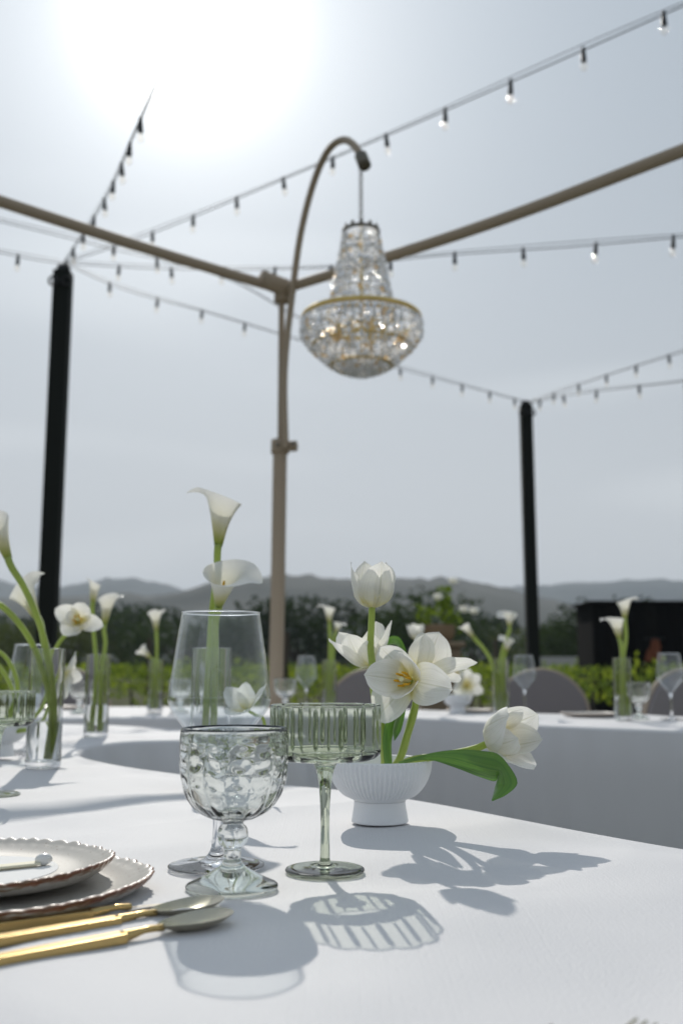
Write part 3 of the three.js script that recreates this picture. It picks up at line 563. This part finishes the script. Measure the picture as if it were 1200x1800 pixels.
// far table vases
const far = 'blurred callas on the far table';
calla('large blurred calla in the far vase left of the wine glass', { base: V(-0.813,1.107,-4.42), axis: V(-0.05, 1, 0.1), tip: V(0.6, 0, 0.8), L: 0.11, Rm: 0.034, stemR: 0.007, stem: [V(-0.809,1.038,-4.42), foot(-0.81, 4.42)] });
calla('small blurred calla leaning left beside the large one in the far left vase', { base: V(-0.83,0.993,-4.42), axis: V(-0.75, 0.65, 0.1), tip: V(-0.6, 0.5, 0.6), L: 0.075, Rm: 0.024, stemR: 0.006, stem: [V(-0.819,0.964,-4.42), foot(-0.81, 4.42, -0.006)] });
calla('blurred calla with its lip turned left in the far vase beside the foreground tulips', { base: V(-0.056,1.154,-4.7), axis: V(-0.06, 1, 0), tip: V(-1, 0, 0.2), L: 0.1, Rm: 0.032, stemR: 0.008, stem: [V(-0.053,1.069,-4.7), foot(-0.056, 4.7, -0.008)] });
calla('small blurred calla half hidden behind the left foreground tulip', { base: V(-0.027,1.117,-4.72), axis: V(0.3, 0.9, 0.3), tip: V(0.8, 0, 0.5), L: 0.06, Rm: 0.025, stemR: 0.007, stem: [V(-0.037,1.043,-4.72), foot(-0.056, 4.7, 0.008)] });
calla('blurred calla in the far vase with its face turned up, above the right tulip', { base: V(0.702,1.123,-4.2), axis: V(-0.1, 0.8, 0.5), tip: V(-0.8, 0.2, 0.6), L: 0.075, Rm: 0.034, stemR: 0.007, stem: [V(0.692,1.085,-4.2), V(0.661,0.986,-4.2), foot(0.66, 4.2, 0.004)] });
calla('smaller blurred calla just under the upturned one in the same far vase', { base: V(0.683,1.019,-4.2), axis: V(0.1, 0.8, 0.5), tip: V(-0.8, 0.2, 0.6), L: 0.075, Rm: 0.028, stemR: 0.007, stem: [V(0.675,0.986,-4.2), foot(0.66, 4.2, 0.012)] });
calla('blurred calla leaning far left out of the far vase above the right tulip', { base: V(0.554,1.075,-4.2), axis: V(-0.6, 0.75, 0.2), tip: V(-0.7, 0.4, 0.6), L: 0.085, Rm: 0.026, furl: 0.4, stemR: 0.008, stem: [V(0.587,1.038,-4.2), V(0.623,0.975,-4.2), foot(0.66, 4.2, -0.008)] });
calla('blurred calla with its lip stretched left in the vase before the dark barn', { base: V(1.028,1.053,-3.72), axis: V(-0.2, 1, 0), tip: V(-1, 0.05, 0.25), L: 0.1, Rm: 0.034, stemR: 0.0068, stem: [V(1.032,1.003,-3.72), foot(1.03, 3.72, -0.006)] });
calla('highest blurred calla in the vase before the dark barn, lip to the right', { base: V(1.05,1.128,-3.72), axis: V(0.02, 1, 0), tip: V(1, 0.1, 0.3), L: 0.09, Rm: 0.03, stemR: 0.0068, stem: [V(1.051,1.065,-3.72), V(1.037,0.972,-3.72), foot(1.03, 3.72, 0.012)] });
const farBowl = V(0.5, T + 0.05, -4.38);
tulip('blurred open white tulip low on the far table right of the foreground tulips', { base: V(0.537,0.877,-4.36), axis: V(0.1, 0.1, 1), petals: six([70, 66, 60], { len: 0.075, wid: 0.05, rho: 0.05 }), stem: [V(0.525,0.838,-4.37), farBowl] });
tulip('blurred white tulip beside the low open one on the far table', { base: V(0.506,0.91,-4.4), axis: V(-0.5, 0.6, 0.5), petals: six([70, 40, 30], { len: 0.07, wid: 0.044 }), stem: [V(0.52,0.83,-4.39), farBowl] });
tulip('blurred upright white tulip far behind, left of the leafy arrangement', { base: V(0.325,1.077,-4.4), axis: V(0, 1, 0.1), ref: V(0, 0, 1), stamens: false, petals: six([78, 18, 2], { len: 0.08, wid: 0.06 }, 10), stem: [V(0.334,0.988,-4.4), V(0.43,0.854,-4.39), farBowl] });

// ---------- place setting ----------
function makePlate(label, rad, y, pos) {
  const t = thing('plate', label, 'plate', pos), k = rad / 0.14;
  const lower = smoothProfile([[0, 0.001], [0.1, 0.001], [0.118, 0.002], [0.131, 0.007], [0.137, 0.0115], [0.1395, 0.0148]], 40), upper = smoothProfile([[0.14, 0.0155], [0.137, 0.0163], [0.126, 0.0128], [0.112, 0.009], [0.1, 0.007], [0.07, 0.0058], [0, 0.0055]], 40);
  const prof = [...lower, ...upper].map(([r, q]) => [r * k, q]);
  part('dish', revolve(prof, 264, (a, r, q) => { const e = smoothstep(r, rad * 0.84, rad); const w = pow(abs(sin(a * 25 + 0.9 * sin(a * 3) + 0.7 * sin(a * 7 + 1))), 0.8) * (0.75 + 0.6 * N3(cos(a) * 5, sin(a) * 5, 2)); return [r + e * (0.0032 * (w - 0.5) + 0.0012 * sin(a * 4 + 1)), q + e * (0.0022 * (w - 0.6) + 0.0012 * sin(a * 3 + 2))]; }), M.plate, t);
  return t;
}
const plate = makePlate('large speckled cream plate with crimped brown rim, under the smaller plate', 0.125, 0, V(-0.286, T + 0.001, -0.878));
const plate2 = makePlate('smaller speckled cream plate with crimped brown rim lying on the large plate', 0.104, 0, V(-0.303, T + 0.0115, -0.897));
copy(plate, 'plate', 'blurred brown-edged plate on the far table between the two right chairs', onTable(0.985, 4.05), 'plates at the far table places', 1, 0.9);
copy(plate, 'plate', 'blurred brown-edged plate on the far table behind the foreground tulips', onTable(0.56, 4.46), 'plates at the far table places', 2, 0.8);
copy(plate, 'plate', 'blurred brown-edged plate on the far table behind the drooping left tulip', onTable(-1.3, 4.72), 'plates at the far table places', 3);
{
  const c = thing('place_card', 'round white place card lying on the smaller plate', 'card', V(-0.312, T + 0.0172, -0.898));
  part('card', revolve([[0, 0], [0.0655, 0], [0.066, 0.0004], [0.0655, 0.0009], [0, 0.0009]], 72), M.card, c);
  const s = thing('matchstick', 'long cream matchstick with a pearly rounded tip lying on the place card', 'matchstick', V(-0.266, T + 0.0186, -0.9165));
  s.rotation.y = R(-148);
  part('stick', box(0.11, 0.002, 0.0125, 0.055, 0.0022, 0, 0.0006), M.cream, s);
  part('tip', new THREE.SphereGeometry(0.006, 20, 14).scale(1.3, 0.85, 0.9).translate(-0.004, 0.0048, 0), M.pearl, s);
}
function handle(parent, L0 = 0.135) {   // flat tapered bar along -x, from the neck at x = 0
  const w = (t) => lerp(0.0052, 0.0068, t);
  const g = box(L0, 0.0068, 0.0118, -L0 / 2 - 0.014, 0.0048, 0, 0.0009);
  part('handle', g, M.gold, parent);
  part('neck', tube([V(-0.016, 0.005, 0), V(-0.008, 0.0058, 0), V(0.004, 0.007, 0), V(0.017, 0.0062, 0)], (t) => lerp(0.0044, 0.0024, min(1, t * 2)), 16, 10), M.gold, parent);
}
function makeSpoon(label, pos, turn, group) {
  const s = thing('spoon', label, 'spoon', pos, group); handle(s);
  const L = 0.062, shell = (off) => grid(28, 40, (u, v) => {
    const a = u * 2 * PI, rr2 = v, ex = cos(a), ez = sin(a);
    const egg = 1 + 0.14 * ex;                                        // wider past the middle
    const x = 0.012 + L / 2 + rr2 * ex * L / 2, z = rr2 * ez * 0.0192 * (1 - 0.22 * (1 - ex) * 0.5) * egg;
    const y = 0.0092 - 0.0072 * (1 - rr2 * rr2) - 0.003 * rr2 * ex * (ex > 0 ? 0 : 1) * 0.3 + 0.0015 * ex * rr2 - off * (1 - pow(rr2, 8));
    return V(x, y, z);
  }, true);
  part('bowl', mergeGeometries([shell(0), shell(0.0013)]), M.spoonMetal, s);
  s.rotation.y = turn; return s;
}
const spoonTurn = R(45);
makeSpoon('gold handled spoon nearest the viewer, right of the plates', V(-0.140, T + 0.0005, -0.741), R(40));
makeSpoon('gold handled spoon between the knife and the front spoon', V(-0.1535, T + 0.0005, -0.786), R(38));
{
  const k = thing('knife', 'gold handled knife nearest the plates, its tip behind the spoons', 'knife', V(-0.178, T + 0.0005, -0.8065)); handle(k);
  part('blade', grid(6, 14, (u, v) => V(0.012 + v * 0.05, 0.0045 + 0.0015 * (1 - v) + (u - 0.5) * 0.0008, (u - 0.5) * lerp(0.006, 0.011, v) * (v > 0.9 ? (1 - v) * 10 : 1))), M.spoonMetal, k);
  k.rotation.y = R(32);
}
function makeFork(label, pos, turn, group) {
  const f = thing('fork', label, 'fork', pos, group); handle(f, 0.11);
  part('root', box(0.022, 0.0018, 0.021, 0.026, 0.0075, 0, 0.0008), M.spoonMetal, f);
  for (let k = 0; k < 4; k++) part('tine', tube([V(0.034, 0.0078, -0.0084 + k * 0.0056), V(0.055, 0.0062, -0.0084 + k * 0.0056), V(0.078, 0.0092, -0.0084 + k * 0.0056)], (t) => lerp(0.0017, 0.001, t), 12, 7), M.spoonMetal, f);
  f.rotation.y = turn; return f;
}
makeFork('fork whose tine tips enter the bottom edge, left of the other fork tip', V(0.058, T + 0.0005, -0.483), R(45));
makeFork('fork whose tine tip shows at the bottom right corner', V(0.104, T + 0.0005, -0.493), R(45));

// ---------- chairs at the far table ----------
function makeChair(label, pos, turn, group) {
  const c = thing('round_back_chair', label, 'chair', pos, group), w = 0.23, top = 0.93 - 0.23;
  const sh = new THREE.Shape(); sh.moveTo(-w, 0.5); sh.lineTo(-w, top); sh.absarc(0, top, w, PI, 0, true); sh.lineTo(w, 0.5); sh.closePath();
  part('backrest', new THREE.ExtrudeGeometry(sh, { depth: 0.04, bevelEnabled: true, bevelSize: 0.008, bevelThickness: 0.008, bevelSegments: 2, curveSegments: 28 }).translate(0, 0, 0.2), M.chairCloth, c);
  const rim = [V(-w - 0.012, 0.5, 0.22), V(-w - 0.012, top, 0.22)]; for (let k = 1; k < 12; k++) { const a = PI - k * PI / 12; rim.push(V((w + 0.012) * cos(a), top + (w + 0.012) * sin(a), 0.22)); } rim.push(V(w + 0.012, top, 0.22), V(w + 0.012, 0.5, 0.22));
  part('back_frame', tube(rim, 0.011, 60, 8), M.chairWood, c);
  part('seat', box(0.48, 0.08, 0.46, 0, 0.45, 0, 0.02), M.chairCloth, c);
  for (const [x, z] of [[-0.2, -0.19], [0.2, -0.19], [-0.2, 0.2], [0.2, 0.2]]) part('leg', tube([V(x, 0.42, z), V(x * 1.08, 0, z * 1.08)], (t) => lerp(0.019, 0.012, t), 4, 8), M.chairWood, c);
  c.rotation.y = turn; return c;
}
const chair = makeChair('grey round-backed chair behind the wine glass right of the foreground tulips', V(0.955, 0, -5.05), PI - 0.35);
copy(chair, 'round_back_chair', 'grey round-backed chair at the right edge behind the goblet', V(1.4, 0, -4.62), undefined, PI - 0.45);
copy(chair, 'round_back_chair', 'grey round-backed chair behind the left foreground tulips', V(0.16, 0, -5.5), undefined, PI);
copy(chair, 'round_back_chair', 'grey round-backed chair behind the drooping left tulip', V(-1.42, 0, -5.55), undefined, PI + 0.1);

// ---------- leafy arrangement on a plinth ----------
{
  const p = thing('plinth', 'blurred brown plinth under the leafy flower arrangement', 'plinth', V(0.72, 0, -7.4));
  part('column', box(0.28, 1.1, 0.28, 0, 0.55, 0, 0.01), std(rgb(0.2, 0.15, 0.1), 0.8), p); part('top', box(0.34, 0.04, 0.34, 0, 1.121, 0, 0.01), std(rgb(0.24, 0.18, 0.12), 0.8), p);
  const a = thing('flower_arrangement', 'blurred leafy green and white arrangement in a brown pot', 'arrangement', V(0.72, 1.142, -7.4));
  part('pot', revolve([[0, 0.002], [0.08, 0.002], [0.11, 0.05], [0.12, 0.12], [0.115, 0.125], [0.1, 0.05], [0, 0.02]], 32), std(rgb(0.25, 0.17, 0.1), 0.7), a);
  const f = part('foliage', leafCloud(120, 0.036, (k) => { const q = [[-0.1, 0.17], [0.05, 0.2], [0.03, 0.32], [-0.13, 0.2], [0.1, 0.14], [0.02, 0.24]][k % 6]; return V(q[0] + rr(-0.05, 0.05), q[1] + rr(-0.08, 0.08), rr(-0.08, 0.08)); }), vineLeaf[1], a); f.userData.kind = 'stuff';
  [[-0.02, 0.3, 0.1], [0.1, 0.42, 0.05], [0.17, 0.21, 0.1], [0.25, 0.2, 0.05]].forEach(([x, y, z], k) => part('flower', mergeGeometries(six([70, 45, 30], { len: 0.055, wid: 0.045 }, k * 20).map(petalGeo)).rotateX(0.6).translate(x, y, z), M.petal, a));
}

// ---------- dark posts ----------
function post(label, x, d, h) {
  const p = thing('dark_post', label, 'post', V(x, 0, -d));
  part('shaft', box(0.15, h, 0.15, 0, h / 2, 0, 0.01), M.post, p);
  part('cap', tube([V(0, h - 0.02, 0), V(0, h + 0.05, 0)], 0.06, 3, 10), M.black, p);
  for (const s of [-1, 1]) part('eye_bolt', new THREE.TorusGeometry(0.04, 0.012, 6, 14).translate(0.06 * s, h - 0.12, 0.09), M.black, p);
  return p;
}
post('tall dark post at left holding the string lights', -2.515, 8.6, 4.5);
post('tall dark post at right holding the string lights', 2.37, 12.5, 4.3);

// ---------- string lights ----------
const bulbGlass = revolve(smoothProfile([[0, -0.135], [0.014, -0.131], [0.0225, -0.112], [0.0225, -0.098], [0.015, -0.078], [0.012, -0.07]], 16), 14);
const socketGeo = mergeGeometries([new THREE.CylinderGeometry(0.014, 0.0175, 0.055, 12).translate(0, -0.045, 0), new THREE.CylinderGeometry(0.004, 0.004, 0.03, 6).translate(0, -0.008, 0)]);
const clipGeo = new THREE.CylinderGeometry(0.012, 0.012, 0.03, 8);
function stringLight(label, pts, bulbs, group, doubled = true) {
  const t = thing('string_light', label, 'string lights', V(0, 0, 0), group), c = new THREE.CatmullRomCurve3(pts, false, 'centripetal');
  part('cable', tube(pts, 0.0045, 60, 6), M.black, t);
  if (doubled) part('support_wire', tube(pts.map((p, i) => p.clone().add(V(0, 0.02 + 0.012 * sin(i * 2), 0.01))), 0.0027, 60, 5), M.black, t);
  for (const b of bulbs) { const p = c.getPointAt(b); const g = part('bulb', bulbGlass, M.bulb, t); g.position.copy(p); g.rotation.set(rr(-0.12, 0.12), rr(0, 6), rr(-0.12, 0.12)); part('socket', socketGeo, M.black, g); part('clip', clipGeo, M.black, g); }
}
const seq = (a, b, n) => [...Array(n)].map((_, i) => lerp(a, b, i / (n - 1)));
const LP = V(-2.511,4.578,-8.6), RP = V(2.414,4.329,-12.5);
stringLight('string of lights running from the left post up to the upper right corner', [LP, V(-1.577,4.553,-7.9), V(-0.344,4.554,-6.9), V(0.501,4.529,-6.15), V(1.362,4.525,-5.4), V(1.974,4.518,-4.85)], seq(0.115, 0.955, 11));
stringLight('string of lights running from the left post up into the sun glare', [LP, V(-1.728,4.376,-6.9), V(-1.218,4.1,-5.5), V(-0.938,3.98,-4.75), V(-0.648,3.863,-3.9)], seq(0.09, 0.70, 8));
stringLight('nearly level string of lights behind the chandelier towards the right edge', [LP, V(-1.489,4.4,-8.3), V(-0.045,4.128,-7.6), V(0.66,4.064,-7.25), V(1.661,3.948,-6.8), V(2.54,3.861,-6.4)], seq(0.1, 0.95, 10));
stringLight('low string of lights from the left post down to the right post', [LP, V(-2.069,4.465,-8.9), V(-1.253,4.454,-9.6), V(-0.434,4.39,-10.2), V(0.725,4.31,-11), V(1.898,4.31,-12), RP], seq(0.07, 0.95, 12));
stringLight('string of lights leaving the left post at the left edge', [LP, V(-2.652,4.446,-8.2), V(-3.011,4.31,-7.6)], [0.55], undefined);
stringLight('bare guy wire strand passing behind the left canopy beam', [V(-2.895,4.514,-7.5), V(-2.162,4.512,-8), V(-1.074,4.589,-9), V(-0.418,4.485,-9.8), V(0.313,4.434,-10.6)], [0.35]);
stringLight('lower string of lights from the right post to the right edge', [RP, V(2.723,4.086,-11.2), V(3.257,3.852,-10), V(3.551,3.711,-9.3)], seq(0.1, 0.9, 5));
stringLight('upper string of lights from the right post to the right edge', [RP, V(2.663,4.282,-11.8), V(3.043,4.233,-10.9), V(3.42,4.163,-10), V(3.666,4.109,-9.4)], seq(0.18, 0.95, 6));

// ---------- canopy frame with arched arm ----------
{
  const f = thing('canopy_frame', 'tan metal canopy frame with corner pole, two beams and an arched arm', 'canopy frame');
  const J = V(-0.313,2.915,-5), K = V(-0.314,2.071,-5);
  part('lower_pole', tube([V(K.x - 0.02, 0, K.z), V(K.x - 0.005, K.y * 0.6, K.z), V(K.x, K.y, K.z)], 0.036, 12, 16), M.tan, f);
  part('upper_pole', tube([V(K.x + 0.002, K.y - 0.1, K.z - 0.005), V(J.x, J.y, J.z)], 0.016, 6, 14), M.tan, f);
  part('coupling', mergeGeometries([tube([V(K.x, K.y - 0.035, K.z), V(K.x, K.y + 0.035, K.z)], 0.046, 3, 16), tube([V(K.x, K.y, K.z), V(K.x + 0.085, K.y, K.z + 0.02)], 0.028, 3, 12)]), M.tan, f);
  part('corner_joint', mergeGeometries([tube([V(J.x - 0.1, J.y + 0.025, J.z + 0.09), V(J.x + 0.04, J.y, J.z)], 0.046, 4, 14), tube([V(J.x, J.y - 0.07, J.z), V(J.x, J.y + 0.05, J.z)], 0.04, 4, 14)]), M.tan, f);
  for (const [x, y, z] of [[J.x - 0.03, J.y + 0.03, J.z + 0.05], [J.x + 0.045, J.y - 0.02, J.z + 0.03], [K.x - 0.01, K.y, K.z + 0.05], [K.x + 0.07, K.y + 0.005, K.z + 0.05]]) part('bolt', new THREE.CylinderGeometry(0.011, 0.011, 0.022, 6).rotateX(PI / 2).translate(x, y, z), M.bronze, f);
  part('left_beam', tube([J, V(-0.962,2.917,-4.45), V(-1.559,2.916,-3.9)], 0.026, 10, 14), M.tan, f);
  part('right_beam', tube([J, V(0.642,2.862,-4.1), V(1.391,2.898,-3.45)], 0.026, 10, 14), M.tan, f);
  part('arched_arm', tube([V(K.x + 0.03, K.y - 0.02, K.z + 0.045), V(-0.292,2.465,-4.96), V(-0.255,2.847,-4.92), V(-0.202,3.164,-4.8), V(-0.124,3.379,-4.65), V(-0.055,3.438,-4.5), V(0.011,3.412,-4.38), V(0.063,3.322,-4.28), V(0.102,3.196,-4.2)], (t) => 0.0172, 70, 14), M.tan, f);
  part('arm_end', tube([V(0.088,3.248,-4.225), V(0.105,3.182,-4.195)], 0.03, 3, 12), M.bronze, f);
}
// ---------- chandelier ----------
{
  const top = V(0.095,3.185,-4.2), ring = V(0.087,2.465,-4.2), crown = V(0.093,2.871,-4.2), bottom = V(0.079,2.207,-4.2);
  const c = thing('chandelier', 'crystal bead chandelier with a gold ring hanging from the arched arm', 'chandelier', V(ring.x, ring.y, ring.z));
  const yc = crown.y - ring.y, yt = top.y - ring.y, yb = bottom.y - ring.y, RR = 0.258;
  const links = []; for (let k = 0; k < 16; k++) links.push(new THREE.TorusGeometry(0.012, 0.0028, 5, 10).scale(0.7, 1.25, 0.7).rotateY(k % 2 ? PI / 2 : 0).translate(0, lerp(yc + 0.03, yt, (k + 0.5) / 16), 0));
  part('chain', mergeGeometries(links), M.bronze, c);
  part('stem_rod', tube([V(0, yb + 0.06, 0), V(0, yc + 0.04, 0)], 0.008, 4, 8), M.brass, c);
  const leafs = []; for (let k = 0; k < 12; k++) leafs.push(box(0.016, 0.03, 0.004, 0, 0.008, 0.078, 0.0015).rotateY(k * PI / 6));
  part('crown', mergeGeometries([new THREE.TorusGeometry(0.078, 0.008, 8, 40).rotateX(PI / 2), ...leafs].map((g) => (g.index ? g.toNonIndexed() : g))).translate(0, yc, 0), M.bronze, c);
  const band = (r, h, y) => revolve([[r - 0.006, -h], [r + 0.004, -h], [r + 0.008, 0], [r + 0.004, h], [r - 0.006, h], [r - 0.006, -h]], 72).translate(0, y, 0);
  part('gold_ring', band(RR, 0.0095, 0), M.brass, c);
  part('inner_ring', band(0.15, 0.006, 0.01), M.brass, c);
  part('tier_ring', band(RR * 0.84, 0.005, yb * 0.5), M.brass, c);
  part('tier_ring', band(RR * 0.5, 0.005, yb * 0.82), M.brass, c);
  const spokes = []; for (let k = 0; k < 8; k++) spokes.push(tube([V(0, -0.01, 0), V(RR * cos(k * PI / 4), 0, RR * sin(k * PI / 4))], 0.004, 2, 5));
  part('spokes', mergeGeometries(spokes), M.brass, c);
  for (let k = 0; k < 6; k++) { const a = k * PI / 3; part('candle_holder', tube([V(0.1 * cos(a), -0.1, 0.1 * sin(a)), V(0.1 * cos(a), -0.02, 0.1 * sin(a))], 0.012, 3, 8), M.brass, c); }
  const bead = (s) => { const g = new THREE.IcosahedronGeometry(s, 0); return g.index ? g.toNonIndexed() : g; }, oct = (s) => new THREE.OctahedronGeometry(s, 0).scale(0.8, 1.5, 0.8);
  const strand = (fn, n, size) => {                                 // clear, frosted, amber and silvered beads of one strand
    const list = [[], [], [], []];
    for (let i = 0; i < n; i++) {
      const t = (i + 0.5) / n, p = fn(t), q = rnd();
      list[q < 0.36 ? 0 : q < 0.7 ? 1 : q < 0.74 ? 2 : 3].push((i % 3 === 1 ? oct(size * 0.9) : bead(size)).rotateX(rr(0, 6)).rotateY(rr(0, 6)).translate(p.x, p.y, p.z));
    }
    return list.map((l) => { if (!l.length) return null; const g = mergeGeometries(l); g.deleteAttribute('uv'); g.computeVertexNormals(); return g; });
  };
  const kinds = [...Array(12).keys()], cuts = [M.crystal, M.crystalFrost, M.crystalAmber, M.crystalSilver];
  const upper = kinds.map(() => strand((t) => V(lerp(0.078, 0.148, t * 0.6 + 0.4 * t * t) + 0.006 * sin(t * PI), lerp(yc - 0.012, 0.018, t), 0), 24, 0.0105));
  const lower = kinds.map(() => strand((t) => { const a = t * PI * 0.5; return V(0.02 + (RR - 0.012) * cos(a * 0.97) * (0.97 + 0.07 * sin(min(1, t * 2.2) * PI)) * (1 - 0.2 * t), -0.015 + (yb + 0.03) * sin(a), 0); }, 25, 0.0108));
  const deep = kinds.map(() => strand((t) => V(lerp(0.19, 0.03, pow(t, 1.6)), -0.05 + (yb + 0.09) * t, 0), 15, 0.0105));
  const skirt = kinds.map(() => strand((t) => V(RR + 0.006, -0.02 - 0.07 * t, 0), 5, 0.0105));
  const hang = (set, n, off) => { for (let k = 0; k < n; k++) { const parts = set[(k * 5) % 12]; const g = new THREE.Group(); g.name = 'crystal_strand'; g.rotation.y = k * 2 * PI / n + off; c.add(g); parts.forEach((q, i) => q && (part(['clear_beads', 'frosted_beads', 'amber_beads', 'silver_beads'][i], q, cuts[i], g).userData.kind = 'stuff')); } };
  hang(upper, 38, 0); hang(lower, 54, 0.04); hang(deep, 16, 0.1); hang(skirt, 54, 0.12);
  const drops = []; for (let k = 0; k < 26; k++) { const a = k * 2.4, r = 0.085 * sqrt((k + 0.5) / 26); drops.push(oct(0.0105).scale(1, 1.6, 1).translate(r * cos(a), yb + 0.008 + 0.25 * r, r * sin(a))); }
  const dg = mergeGeometries(drops); dg.deleteAttribute('uv'); dg.computeVertexNormals();
  part('crystal_drops', dg, M.crystalFrost, c);
}
shade(scene);
renderer.render(scene, camera);
